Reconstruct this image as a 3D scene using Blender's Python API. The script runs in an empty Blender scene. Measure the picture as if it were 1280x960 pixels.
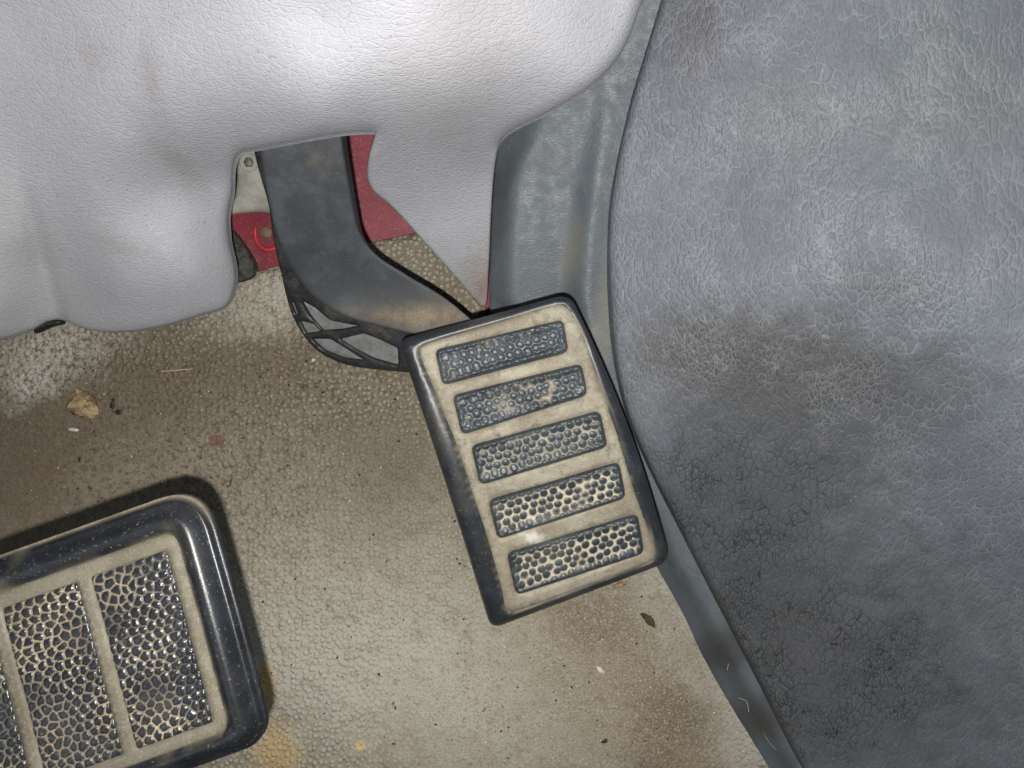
import bpy, bmesh, math, random
import numpy as np
from mathutils import Vector
from mathutils.geometry import delaunay_2d_cdt
random.seed(7)
S = bpy.context.scene
COL = S.collection
# ------------------------------------------------------------------ camera
H = 0.36          # lens height above the footwell floor (m)
FP = 1004.0       # focal length in photo pixels (1280 wide)
cam = bpy.data.objects.new('camera', bpy.data.cameras.new('camera'))
COL.objects.link(cam); S.camera = cam
cam.location = (0, 0, H)
cam.data.sensor_width = 36; cam.data.lens = FP/1280*36
cam.data.clip_start = 0.005; cam.data.clip_end = 20
# ------------------------------------------------------------------ world, lamps, exposure
W = bpy.data.worlds.new('World'); S.world = W; W.use_nodes = True
W.node_tree.nodes['Background'].inputs[0].default_value = (0.75, 0.85, 1.0, 1)
W.node_tree.nodes['Background'].inputs[1].default_value = 0.03
def lamp(name, kind, loc, power, color, target=None, **kw):
    l = bpy.data.lights.new(name, kind); l.energy = power; l.color = color
    for k, v in kw.items(): setattr(l, k, v)
    o = bpy.data.objects.new(name, l); COL.objects.link(o); o.location = loc
    if target is not None:
        o.rotation_euler = (Vector(target)-Vector(loc)).to_track_quat('-Z', 'Y').to_euler()
    return o
lamp('phone_flash', 'POINT', (-0.004, -0.0145, H+0.002), 5.9, (1.0, 0.97, 0.92), shadow_soft_size=0.0022)
lamp('door_daylight', 'AREA', (0.62, 0.34, 0.55), 1.2, (0.80, 0.90, 1.0), (0.06, 0.0, 0.05), size=0.5)
lamp('brake_sheen_fill', 'AREA', (-0.46, -0.40, 0.75), 0.45, (0.88, 0.94, 1.0), (-0.06, -0.06, 0.1), size=0.34)  # unseen soft lamp, added to give the brake pedal a broad sheen
S.view_settings.view_transform = 'Standard'
try: S.view_settings.look = 'None'
except Exception: pass
S.view_settings.exposure = 0.0
S.view_settings.gamma = 1.0
S.render.engine = 'CYCLES'

# ------------------------------------------------------------------ geometry helpers
def P(px, py, z):
    """point at height z above the floor, measured on the photo"""
    px = np.asarray(px, float); py = np.asarray(py, float); z = np.asarray(z, float)
    k = (H-z)/FP
    return np.stack([(px-640)*k, (480-py)*k, z+0*px], -1)
def P1(px, py, z): return tuple(float(c) for c in P(px, py, z))

class TPS:
    """smooth height through (px, py, z) control points"""
    def __init__(s, pts, lam=1e-3):
        a = np.array(pts, float); s.c = a[:, :2]/500; z = a[:, 2]; n = len(a)
        K = s.k(np.linalg.norm(s.c[:, None]-s.c[None], axis=2)) + lam*np.eye(n)
        Q = np.c_[np.ones(n), s.c]
        A = np.block([[K, Q], [Q.T, np.zeros((3, 3))]])
        w = np.linalg.solve(A, np.r_[z, 0, 0, 0]); s.w = w[:n]; s.a = w[n:]
    def k(s, r): return np.where(r > 1e-9, r*r*np.log(np.maximum(r, 1e-9)), 0)
    def __call__(s, xy):
        q = np.asarray(xy, float)/500
        r = np.linalg.norm(q[:, None]-s.c[None], axis=2)
        return s.k(r)@s.w + s.a[0] + q@s.a[1:]

def catmull(pts, closed=True, step=5.0):
    """dense smooth curve through pts; a point given as (x, y, 1) is a sharp corner"""
    n = len(pts); out = []
    rng = n if closed else n-1
    for i in range(rng):
        g = lambda j: np.array(pts[j % n][:2] if closed else pts[min(max(j, 0), n-1)][:2], float)
        p1, p2 = g(i), g(i+1)
        sh1 = len(pts[i % n]) > 2; sh2 = len(pts[(i+1) % n]) > 2
        p0 = 2*p1-p2 if sh1 else g(i-1); p3 = 2*p2-p1 if sh2 else g(i+2)
        d = np.linalg.norm(p2-p1)
        # limit overshoot with scaled tangents
        def tan(a, b, c):
            t = (c-a); L = np.linalg.norm(t)
            return t/L*d if L > 0 else t
        m1, m2 = tan(p0, p1, p2), tan(p1, p2, p3)
        k = max(1, int(d/step))
        for j in range(k):
            t = j/k
            out.append((2*t**3-3*t*t+1)*p1+(t**3-2*t*t+t)*m1+(-2*t**3+3*t*t)*p2+(t**3-t*t)*m2)
    if not closed: out.append(np.array(pts[-1][:2], float))
    return np.array(out)
def roundpoly(pts, r, n=6, dens=None):
    out = []; m = len(pts); r = [r]*m if not hasattr(r, '__len__') else r
    for i in range(m):
        p = np.array(pts[i], float); a = np.array(pts[i-1], float); b = np.array(pts[(i+1) % m], float)
        ra = min(r[i], np.linalg.norm(a-p)*.49, np.linalg.norm(b-p)*.49)
        s = p+(a-p)/np.linalg.norm(a-p)*ra; e = p+(b-p)/np.linalg.norm(b-p)*ra
        for j in range(n+1):
            t = j/n; out.append((1-t)**2*s+2*t*(1-t)*p+t*t*e)
    out = np.array(out)
    if dens: out = densify(out, dens)
    return out
def densify(poly, step):
    o = []
    for i in range(len(poly)):
        a, b = poly[i], poly[(i+1) % len(poly)]
        k = max(1, int(np.linalg.norm(b-a)/step))
        for j in range(k): o.append(a+(b-a)*j/k)
    return np.array(o)
def inside(poly, q):
    x, y = q[:, 0], q[:, 1]; c = np.zeros(len(q), bool)
    for i in range(len(poly)):
        x1, y1 = poly[i-1]; x2, y2 = poly[i]
        if y1 == y2: continue
        t = (y1 > y) != (y2 > y)
        c ^= t & (x < (x2-x1)*(y-y1)/(y2-y1)+x1)
    return c
def dist(poly, q):
    a = poly; b = np.roll(poly, -1, 0); d = b-a; L = np.maximum((d*d).sum(1), 1e-12)
    best = np.full(len(q), 1e9)
    for i in range(0, len(q), 4000):
        r = q[i:i+4000, None]-a[None]
        t = np.clip((r*d[None]).sum(2)/L, 0, 1)
        best[i:i+4000] = np.linalg.norm(r-t[..., None]*d[None], axis=2).min(1)
    return best
def sstep(a, b, x):
    t = np.clip((x-a)/(b-a), 0, 1); return t*t*(3-2*t)
def roll(d, w, h):
    t = np.clip(1-d/w, 0, 1); return -h*(1-np.sqrt(np.maximum(0, 1-t*t)))

def triangulate(outline, holes, step, rings=()):
    pts = [tuple(p) for p in outline]; edges = [(i, (i+1) % len(pts)) for i in range(len(pts))]
    polys = [outline]+list(holes)
    for h in holes:
        o = len(pts); n = len(h); pts += [tuple(p) for p in h]
        edges += [(o+i, o+(i+1) % n) for i in range(n)]
    lo, hi = outline.min(0), outline.max(0)
    rs = np.random.RandomState(3)
    gx = np.arange(lo[0]+step/2, hi[0], step); gy = np.arange(lo[1]+step/2, hi[1], step*.866)
    g = np.array([(x+(step/2 if j % 2 else 0), y) for j, y in enumerate(gy) for x in gx])
    g = g+rs.uniform(-.06, .06, g.shape)*step
    g = g[inside(outline, g)]
    for h in holes: g = g[~inside(h, g)]
    for p in polys: g = g[dist(p, g) > step*.45]
    # inner rings that follow the outline so that a rolled rim stays smooth
    if rings:
        nrm = np.roll(outline, -1, 0)-np.roll(outline, 1, 0)
        nrm = np.stack([-nrm[:, 1], nrm[:, 0]], 1); nrm /= np.maximum(np.linalg.norm(nrm, axis=1), 1e-9)[:, None]
        if not inside(outline, outline[:1]+nrm[:1]*step*.2)[0]: nrm = -nrm
        ringpts = []
        for r in rings:
            q = outline+nrm*r
            q = q[inside(outline, q)]
            q = q[dist(outline, q) > r*.93]
            for h in holes: q = q[~inside(h, q)]
            ringpts.append(q)
        R = np.concatenate(ringpts)
        if len(R):
            g = g[dist(outline, g) > max(rings)+step*.4]
            g = np.concatenate([g, R])
    pts += [tuple(p) for p in g]
    v, e, f, *_ = delaunay_2d_cdt([Vector(p) for p in pts], edges, [], 0, 1e-5)
    v = np.array([tuple(p) for p in v]); f = np.array([t for t in f if len(t) == 3])
    c = v[f].mean(1); k = inside(outline, c)
    for h in holes: k &= ~inside(h, c)
    return v, f[k]

ORG = {}
def mk(name, verts, faces, mat, parent=None, smooth=True, attr=None):
    verts = np.asarray(verts, float)
    if parent is None: org = np.array([verts[:, 0].mean(), verts[:, 1].mean(), verts[:, 2].min()])
    else: org = ORG[parent.name]
    me = bpy.data.meshes.new(name)
    me.from_pydata([tuple(p) for p in verts-org], [], [tuple(int(i) for i in f) for f in faces])
    me.polygons.foreach_set('use_smooth', [smooth]*len(me.polygons))
    if attr is not None:
        a = me.attributes.new('dust', 'FLOAT', 'POINT'); a.data.foreach_set('value', np.asarray(attr, np.float32))
    me.materials.append(mat); me.update()
    o = bpy.data.objects.new(name, me); COL.objects.link(o)
    if parent is None: o.location = org
    else: o.parent = parent
    ORG[o.name] = org
    return o
def tag(o, label=None, cat=None, group=None, kind=None):
    for k, v in (('label', label), ('category', cat), ('group', group), ('kind', kind)):
        if v: o[k] = v
    return o
def empty(name, loc, label, cat, group=None):
    o = bpy.data.objects.new(name, None); COL.objects.link(o); o.location = loc
    o.empty_display_size = .01; ORG[o.name] = np.array(loc, float)
    return tag(o, label, cat, group)

def sheet(name, outline, F, mat, parent=None, holes=(), step=6., hf=None, skirt=0.006, attr=None, rings=(), smooth=True, out=0.0):
    """a curved sheet: outline in its own 2-D domain, F(xy, h) lifts it to 3-D; a skirt gives it thickness"""
    v, f = triangulate(outline, list(holes), step, rings)
    h = hf(v) if hf else np.zeros(len(v))
    p = F(v, h)
    # faces up
    n = np.cross(p[f[:, 1]]-p[f[:, 0]], p[f[:, 2]]-p[f[:, 0]])
    if n[:, 2].sum() < 0: f = f[:, ::-1]
    a = attr(v) if attr else None
    if skirt:
        cnt = {}
        for t in f:
            for i in range(3):
                e = (t[i], t[(i+1) % 3]); cnt[e] = 1
        bd = [e for e in cnt if (e[1], e[0]) not in cnt]
        ids = sorted({i for e in bd for i in e}); mp = {i: len(p)+k for k, i in enumerate(ids)}
        low = p[ids].copy(); low[:, 2] -= skirt
        if out:
            c = p[:, :2].mean(0); low[:, :2] += (low[:, :2]-c)*out
        p = np.concatenate([p, low])
        if a is not None: a = np.concatenate([a, a[ids]*0])
        fs = [tuple(t) for t in f]+[(e[1], e[0], mp[e[0]], mp[e[1]]) for e in bd]
    else: fs = [tuple(t) for t in f]
    return mk(name, p, fs, mat, parent, smooth, a)
def pxsheet(name, outline, zf, mat, rw=0, rh=0, **kw):
    """sheet whose outline is measured in photo pixels, lying at the real height zf"""
    if not callable(zf): z0 = zf; zf = lambda q: np.full(len(q), z0)
    user = kw.pop('hf', None)
    def F(v, h): return P(v[:, 0], v[:, 1], zf(v)+h)
    def hf(v):
        h = roll(dist(outline, v), rw, rh) if rw else np.zeros(len(v))
        if user: h = h+user(v)
        return h
    return sheet(name, outline, F, mat, hf=hf, **kw)

def voro(q, pitch, jit, seed):
    """distances to the two nearest seeds of a jittered hexagonal pattern"""
    rs = np.random.RandomState(seed); lo = q.min(0)-3*pitch; hi = q.max(0)+3*pitch
    ny = int((hi[1]-lo[1])/(pitch*.866))+2; nx = int((hi[0]-lo[0])/pitch)+2
    J, I = np.meshgrid(np.arange(ny), np.arange(nx), indexing='ij')
    sx = lo[0]+(I+.5*(J % 2))*pitch+rs.uniform(-jit, jit, I.shape)*pitch
    sy = lo[1]+J*pitch*.866+rs.uniform(-jit, jit, I.shape)*pitch
    j0 = ((q[:, 1]-lo[1])/(pitch*.866)).astype(int); i0 = ((q[:, 0]-lo[0])/pitch).astype(int)
    D = []
    for dj in (-2, -1, 0, 1, 2, 3):
        for di in (-2, -1, 0, 1, 2):
            j = np.clip(j0+dj, 0, ny-1); i = np.clip(i0+di, 0, nx-1)
            D.append(np.hypot(q[:, 0]-sx[j, i], q[:, 1]-sy[j, i]))
    D = np.sort(np.array(D), 0)
    return D[0]/pitch, D[1]/pitch
def vnoise(q, scale, seed):
    """smooth value noise 0..1"""
    rs = np.random.RandomState(seed); T = rs.rand(64, 64)
    x, y = q[:, 0]/scale+100, q[:, 1]/scale+100; i, j = np.floor(x).astype(int), np.floor(y).astype(int)
    u, v = x-i, y-j; u = u*u*(3-2*u); v = v*v*(3-2*v); g = lambda a, b: T[a % 64, b % 64]
    return (g(i, j)*(1-u)+g(i+1, j)*u)*(1-v)+(g(i, j+1)*(1-u)+g(i+1, j+1)*u)*v

# ------------------------------------------------------------------ material helpers
class Mat:
    def __init__(s, name, rough=.6, spec=.5):
        s.m = bpy.data.materials.new(name); s.m.use_nodes = True; s.t = s.m.node_tree
        s.b = s.t.nodes['Principled BSDF']; s.b.inputs['Roughness'].default_value = rough
        s.b.inputs['Specular IOR Level'].default_value = spec
        s.pos = s.n('ShaderNodeNewGeometry').outputs['Position']
    def put(s, sock, v):
        if isinstance(v, bpy.types.NodeSocket): s.t.links.new(v, sock)
        elif isinstance(v, (tuple, list)) and len(v) == 3 and sock.type == 'RGBA': sock.default_value = (*v, 1)
        else: sock.default_value = v
    def n(s, typ, ins=None, **props):
        x = s.t.nodes.new(typ)
        for k, v in props.items(): setattr(x, k, v)
        for k, v in (ins or {}).items(): s.put(x.inputs[k], v)
        return x
    def math(s, op, a, b=0.0, clamp=False):
        return s.n('ShaderNodeMath', {0: a, 1: b}, operation=op, use_clamp=clamp).outputs[0]
    def vmath(s, op, a, b): return s.n('ShaderNodeVectorMath', {0: a, 1: b}, operation=op).outputs[0]
    def noise(s, scale, detail=3., rough=.55, vec=None, color=False, dist=0.):
        x = s.n('ShaderNodeTexNoise', {'Vector': vec or s.pos, 'Scale': scale, 'Detail': detail, 'Roughness': rough, 'Distortion': dist})
        return x.outputs['Color' if color else 'Fac']
    def voro(s, scale, feature='F1', vec=None, rand=1., out='Distance', dim='3D'):
        return s.n('ShaderNodeTexVoronoi', {'Vector': vec or s.pos, 'Scale': scale, 'Randomness': rand}, feature=feature, voronoi_dimensions=dim).outputs[out]
    def step(s, v, lo, hi, a=0., b=1.):
        return s.n('ShaderNodeMapRange', {0: v, 1: lo, 2: hi, 3: a, 4: b}, interpolation_type='SMOOTHSTEP').outputs[0]
    def mix(s, f, a, b, mode='MIX'):
        x = s.n('ShaderNodeMix', None, data_type='RGBA', blend_type=mode)
        s.put(x.inputs[0], f); s.put(x.inputs[6], a); s.put(x.inputs[7], b); return x.outputs[2]
    def warp(s, scale, amt, vec=None, detail=2.):
        c = s.noise(scale, detail, color=True)
        c = s.vmath('SUBTRACT', c, (.5, .5, .5))
        c = s.vmath('MULTIPLY', c, (amt, amt, amt))
        return s.vmath('ADD', vec or s.pos, c)
    def stretch(s, ang, sx, sy, vec=None):
        x = s.n('ShaderNodeMapping', {'Vector': vec or s.pos, 'Rotation': (0, 0, ang), 'Scale': (sx, sy, 1)})
        return x.outputs[0]
    def stain(s, px, py, z, rx, ry=None, ang=0., soft=.5, wob=.6, nscale=120.):
        """mask of a stain centred on a real point, radii in metres"""
        ry = ry or rx; c = P1(px, py, z)
        w = s.warp(nscale, wob*min(rx, ry)*2, detail=4.)
        d = s.vmath('SUBTRACT', w, c)
        d = s.n('ShaderNodeVectorRotate', {'Vector': d, 'Angle': ang}, rotation_type='Z_AXIS').outputs[0]
        d = s.vmath('MULTIPLY', d, (1/rx, 1/ry, .2/max(rx, ry)))
        L = s.n('ShaderNodeVectorMath', {0: d}, operation='LENGTH').outputs['Value']
        return s.step(L, 1-soft, 1+soft, 1., 0.)
    def bump(s, h, dist, strength=1., nrm=None):
        i = {'Height': h, 'Distance': dist, 'Strength': strength}
        if nrm is not None: i['Normal'] = nrm
        return s.n('ShaderNodeBump', i).outputs[0]
    def end(s, color=None, normal=None, rough=None):
        if color is not None: s.put(s.b.inputs['Base Color'], color)
        if normal is not None: s.put(s.b.inputs['Normal'], normal)
        if rough is not None: s.put(s.b.inputs['Roughness'], rough)
        return s.m

# ---- floor: pebbled rubber, brown with ground-in dirt
def mat_floor():
    m = Mat('floor_rubber', .75, .3)
    big = m.noise(9, 4); mid = m.noise(45, 5, .65); fine = m.noise(900, 3, .7); grain = m.noise(2400, 2, .8)
    c = m.mix(m.step(big, .38, .62), (.175, .150, .112), (.235, .213, .168))
    c = m.mix(m.step(mid, .40, .72), c, (.16, .13, .09))
    w = m.warp(160, .0010)
    peb = m.voro(370, vec=w, rand=.8, dim='2D'); edge = m.voro(370, 'DISTANCE_TO_EDGE', vec=w, rand=.8, dim='2D')
    dome = m.step(peb, .16, .52, 1., 0.)
    # the pebbling is filled in by sand towards the lower right
    sand = m.math('MAXIMUM', m.stain(790, 830, 0, .065, .05, wob=.5), m.stain(640, 900, 0, .06, .04, wob=.5))
    sandy = sand
    sand = m.math('MAXIMUM', sand, m.stain(90, 620, 0, .06, .05, wob=.6))
    vis = m.math('SUBTRACT', 1., m.math('MULTIPLY', sand, .85))
    c = m.mix(m.math('MULTIPLY', m.math('MULTIPLY', dome, .55), vis), c, (.40, .37, .295))
    c = m.mix(m.math('MULTIPLY', m.step(edge, 0, .16, 1., 0.), m.math('MULTIPLY', vis, .45)), c, (.10, .075, .045))
    def st(px, py, rx, ry, ang, col, a, **k):
        nonlocal c
        c = m.mix(m.math('MULTIPLY', m.stain(px, py, 0, rx, ry, ang, **k), a), c, col)
    st(110, 560, .085, .055, .2, (.10, .078, .052), .75, soft=.9)
    st(260, 480, .06, .016, -.3, (.10, .07, .045), .5, soft=.7)
    st(20, 600, .03, .03, 0, (.075, .045, .028), .55, soft=.7)
    st(490, 590, .028, .020, .5, (.07, .062, .05), .7, soft=.8)
    st(470, 650, .018, .03, .5, (.10, .085, .065), .45, soft=.8)
    st(415, 760, .022, .013, .9, (.12, .10, .08), .5, soft=.8)
    st(545, 740, .018, .012, .9, (.14, .12, .10), .45, soft=.8)
    st(400, 690, .10, .05, .2, (.42, .385, .30), .45, soft=.9)
    st(500, 840, .10, .04, .2, (.52, .50, .43), .7, soft=.95)  # flash brightness at bottom centre, painted into the floor colour
    st(345, 372, .024, .013, -.2, (.46, .44, .37), .7, soft=.9, wob=1.6, nscale=260.)
    st(60, 440, .028, .013, -.4, (.52, .50, .43), .7, soft=.95, wob=1.)
    st(40, 480, .012, .006, -.8, (.50, .49, .45), .55, soft=.7, wob=1.)
    # worn pale band along the sill
    for q in ((845, 760), (880, 830), (915, 900), (950, 960)):
        st(q[0], q[1], .034, .013, 1.05, (.40, .39, .35), .6, soft=.8, wob=.5)
    # mud by the sill
    st(850, 890, .017, .010, .4, (.085, .066, .045), .7, soft=.8, wob=1.2, nscale=260.)
    st(826, 935, .012, .018, .2, (.11, .085, .06), .6, soft=.8, wob=1.2, nscale=260.)
    st(870, 960, .03, .012, .2, (.20, .13, .08), .3, soft=.7)
    st(735, 775, .018, .012, .2, (.12, .08, .05), .6, soft=.7, wob=1.2, nscale=260.)
    st(760, 850, .045, .03, .6, (.21, .155, .095), .55, soft=.8)
    st(855, 800, .005, .022, -.5, (.24, .21, .17), .5, soft=.6, wob=1.)
    # ochre patches beside the brake pedal
    st(330, 856, .0045, .010, 0, (.55, .38, .12), .8, soft=.4, wob=.8)
    st(345, 940, .010, .011, 0, (.50, .34, .13), .6, soft=.6, wob=.9)
    st(451, 932, .0022, .0022, 0, (.62, .48, .18), .8, soft=.4)
    st(270, 551, .0034, .0027, 0, (.16, .065, .045), .8, soft=.3, nscale=400.)
    st(64, 585, .0030, .0030, 0, (.14, .075, .055), .6, soft=.5, nscale=400.)
    # sand ground into the lower right: grain on grain
    gs = m.math('MULTIPLY', sandy, .75)
    c = m.mix(m.math('MULTIPLY', gs, m.step(m.noise(1000, 3, .8), .50, .62)), c, (.42, .385, .30))
    c = m.mix(m.math('MULTIPLY', gs, m.step(m.noise(1250, 3, .8), .54, .64)), c, (.10, .075, .05))
    c = m.mix(m.math('MULTIPLY', m.step(m.noise(130, 6, .8), .52, .68), .5), c, (.12, .092, .062))
    dirty = m.math('MAXIMUM', m.stain(150, 520, 0, .10, .07, .2, soft=.8), m.stain(420, 470, 0, .05, .025, 0., soft=.8))
    c = m.mix(m.math('MULTIPLY', dirty, m.step(m.noise(420, 5, .85), .46, .62)), c, (.085, .062, .042))
    c = m.mix(m.math('MULTIPLY', dirty, m.step(m.noise(610, 4, .85), .58, .70, 0., .6)), c, (.36, .32, .25))
    # fine grime: brown, white and black flecks
    c = m.mix(m.math('MULTIPLY', m.step(fine, .54, .72), .6), c, (.12, .085, .05))
    c = m.mix(m.math('MULTIPLY', m.step(grain, .56, .74), .5), c, (.46, .43, .35))
    c = m.mix(m.math('MULTIPLY', m.step(m.noise(1500, 2, .8), .66, .74), .7), c, (.045, .03, .02))
    c = m.mix(m.step(m.voro(330, rand=1.), .0, .085, 1., 0.), c, (.62, .57, .45))
    nb = m.bump(m.math('MULTIPLY', dome, vis), .0005, 1.)
    nb = m.bump(fine, .0003, 1., nb)
    nb = m.bump(grain, .00028, 1., nb)
    return m.end(c, nb, m.step(mid, .3, .7, .6, .9))

# ---- pale grey grained vinyl of the lower dashboard
def leather(m, scale, ang, sx, sy, warp=.0016):
    w = m.warp(110, warp*1.6, detail=3.)
    w = m.stretch(ang, sx, sy, w)
    e1 = m.voro(scale, 'DISTANCE_TO_EDGE', vec=w)
    e2 = m.voro(scale*2.1, 'DISTANCE_TO_EDGE', vec=m.vmath('ADD', w, (.13, .2, .4)))
    return e1, e2
def mat_dash():
    m = Mat('pale_grey_vinyl', .65, .18)
    e1, e2 = leather(m, 500, .12, .5, 1.3)
    var = m.step(m.noise(32, 4, .6), .42, .62)
    line = m.math('MULTIPLY', m.step(e1, .0, .075, 1., 0.), m.step(m.noise(60, 4, .6), .38, .62))
    line = m.math('MAXIMUM', line, m.math('MULTIPLY', m.step(e2, 0, .10, 1., 0.), .45))
    c = m.mix(m.step(m.noise(14, 4), .3, .7), (.300, .305, .340), (.330, .336, .368))
    c = m.mix(m.math('MULTIPLY', line, .30), c, (.50, .50, .51))
    def st(px, py, z, rx, ry, ang, col, a, **k):
        nonlocal c
        c = m.mix(m.math('MULTIPLY', m.stain(px, py, z, rx, ry, ang, **k), a), c, col)
    st(600, 140, .10, .022, .007, -.3, (.27, .24, .20), .22, soft=.8, wob=1.)
    st(512, 101, .12, .0035, .002, 0, (.34, .26, .2), .5, soft=.5)
    st(235, 130, .11, .003, .008, .5, (.16, .13, .11), .35, soft=.8, wob=1.5, nscale=500.)
    st(590, 350, .03, .006, .016, .5, (.22, .18, .13), .45, soft=.8, wob=1.5, nscale=500.)
    st(280, 330, .05, .005, .03, 0, (.18, .18, .18), .25, soft=.9)
    st(20, 330, .06, .022, .05, 0, (.42, .42, .42), .35, soft=.8)
    st(125, 75, .13, .004, .004, .5, (.20, .18, .16), .3, soft=.9, wob=1.8, nscale=600.)
    st(215, 200, .10, .004, .003, 0, (.18, .16, .14), .3, soft=.9, wob=1.8, nscale=600.)
    st(170, 315, .06, .010, .003, .2, (.22, .20, .18), .3, soft=.9, wob=1.8, nscale=600.)
    st(600, 365, .03, .004, .010, .5, (.20, .10, .07), .5, soft=.8, wob=1.8, nscale=700.)
    # specks of dirt
    sp = m.math('MULTIPLY', m.step(m.voro(190), .02, .075, 1., 0.), m.step(m.noise(22, 2), .46, .54))
    c = m.mix(m.math('MULTIPLY', sp, .7), c, (.07, .06, .05))
    c = m.mix(m.math('MULTIPLY', m.step(m.noise(700, 2, .8), .63, .72), .5), c, (.15, .13, .12))
    h = m.math('ADD', m.step(e1, 0, .12), m.math('MULTIPLY', m.step(e2, 0, .2), .5))
    nb = m.bump(h, .00010, .8)
    nb = m.bump(m.noise(1600, 3, .7), .00012, .8, nb)
    return m.end(c, nb, m.step(m.noise(300, 3), .3, .7, .55, .7))

# ---- blue-grey plastic of the sill trim
def mat_sill():
    m = Mat('blue_grey_plastic', .52, .28)
    e1, e2 = leather(m, 560, .0, .7, 1.5)
    c = m.mix(m.step(m.noise(25, 5, .6), .35, .65), (.072, .087, .100), (.088, .103, .117))
    c = m.mix(m.math('MULTIPLY', m.step(e1, 0, .09, 1., 0.), m.step(m.noise(90, 3), .4, .6, .1, .3)), c, (.17, .195, .21))
    c = m.mix(m.math('MULTIPLY', m.step(m.noise(60, 6, .75), .52, .72), .35), c, (.19, .18, .15))
    def st(px, py, z, rx, ry, ang, col, a, **k):
        nonlocal c
        c = m.mix(m.math('MULTIPLY', m.stain(px, py, z, rx, ry, ang, **k), a), c, col)
    st(712, 320, .03, .0035, .012, .1, (.22, .20, .15), .4, soft=.8, wob=1.)
    st(890, 830, .012, .008, .030, .55, (.045, .046, .048), .75, soft=.7)
    st(935, 920, .012, .008, .030, .55, (.050, .046, .042), .7, soft=.7)
    st(755, 395, .03, .005, .02, .1, (.24, .22, .17), .35, soft=.9)
    c = m.mix(m.math('MULTIPLY', m.step(m.voro(420), .0, .09, 1., 0.), m.step(m.noise(50, 2), .5, .6, 0., .8)), c, (.42, .40, .34))
    nb = m.bump(m.math('ADD', m.step(e1, 0, .2), m.math('MULTIPLY', e2, .8)), .00006, .6)
    nb = m.bump(m.noise(1500, 3, .75), .00008, .8, nb)
    return m.end(c, nb, m.step(m.noise(200, 3), .3, .7, .38, .6))

# ---- dark creased leatherette of the door
def mat_door():
    m = Mat('dark_leatherette', .5, .28)
    w0 = m.warp(60, .0035, detail=2.)
    wa = m.stretch(-.55, 1.35, .62, w0)
    e1 = m.voro(300, 'DISTANCE_TO_EDGE', vec=wa)
    e2 = m.voro(620, 'DISTANCE_TO_EDGE', vec=wa)
    e3 = m.voro(640, 'DISTANCE_TO_EDGE', vec=m.stretch(.5, .8, 1.2, w0))
    broken = m.step(m.noise(75, 4, .65), .36, .60)
    lines = m.math('MULTIPLY', m.step(e1, 0, .055, 1., 0.), broken)
    lines = m.math('MAXIMUM', lines, m.math('MULTIPLY', m.step(e2, 0, .085, 1., 0.), m.step(m.noise(50, 3), .40, .62)))
    fine = m.math('MULTIPLY', m.step(e3, 0, .12, 1., 0.), .25)
    # where the crease lines are pale, and where they are bare dark cracks
    bare = m.math('MAXIMUM', m.stain(930, 640, .06, .045, .035, .3, soft=.5), m.stain(1000, 850, .06, .07, .05, .3, soft=.5))
    base = m.mix(m.step(m.noise(18, 4, .6), .38, .62), (.105, .117, .140), (.118, .129, .150))
    c = m.mix(m.math('MULTIPLY', m.step(m.noise(26, 3, .6), .45, .65), .35), base, (.090, .120, .140))
    def st(px, py, z, rx, ry, ang, col, a, **k):
        nonlocal c
        c = m.mix(m.math('MULTIPLY', m.stain(px, py, z, rx, ry, ang, **k), a), c, col)
    st(880, 440, .075, .020, .013, .1, (.050, .044, .036), .55, soft=.8, wob=.9)
    st(1010, 450, .085, .045, .016, .2, (.042, .038, .034), .65, soft=.8, wob=.9)
    st(1010, 530, .08, .04, .022, .3, (.040, .037, .034), .55, soft=.9, wob=.9)
    st(1010, 850, .06, .085, .065, .3, (.052, .053, .055), .8, soft=.9)
    st(925, 640, .055, .030, .035, .3, (.045, .050, .055), .6, soft=.8)
    st(1020, 120, .11, .016, .010, .4, (.15, .145, .11), .2, soft=.9, wob=1.)  # this and the next: bright top right of the door, painted as paler colour
    st(1235, 95, .125, .02, .018, .4, (.15, .15, .12), .25, soft=.9, wob=1.)
    st(850, 60, .07, .010, .02, .0, (.07, .06, .07), .5, soft=.9)
    st(1185, 335, .13, .014, .008, .3, (.045, .04, .045), .5, soft=.9)
    paleline = m.math('MULTIPLY', m.math('MAXIMUM', lines, fine), m.math('SUBTRACT', 1., bare))
    c = m.mix(m.math('MULTIPLY', paleline, .36), c, (.30, .31, .335))
    c = m.mix(m.math('MULTIPLY', m.math('MULTIPLY', lines, bare), .85), c, (.006, .006, .006))
    st(1135, 520, .11, .006, .004, .3, (.3, .3, .30), .30, soft=.8, wob=1.8, nscale=500.)
    st(1120, 545, .11, .005, .003, .3, (.3, .3, .30), .25, soft=.8, wob=1.8, nscale=500.)
    c = m.mix(m.math('MULTIPLY', m.step(m.voro(170), .0, .045, 1., 0.), m.step(m.noise(30, 2), .48, .56, 0., .9)), c, (.50, .48, .38))
    c = m.mix(m.math('MULTIPLY', m.step(m.noise(900, 3, .8), .60, .72), .35), c, (.22, .20, .17))
    h = m.math('ADD', m.step(e1, 0, .22), m.math('MULTIPLY', m.step(e2, 0, .3), .6))
    h = m.math('ADD', h, m.math('MULTIPLY', m.step(e3, 0, .4), .12))
    nb = m.bump(h, .00015, .8)
    nb = m.bump(m.noise(1300, 3, .7), .00013, .8, nb)
    return m.end(c, nb, m.step(m.noise(40, 4), .3, .7, .46, .62))

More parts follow.
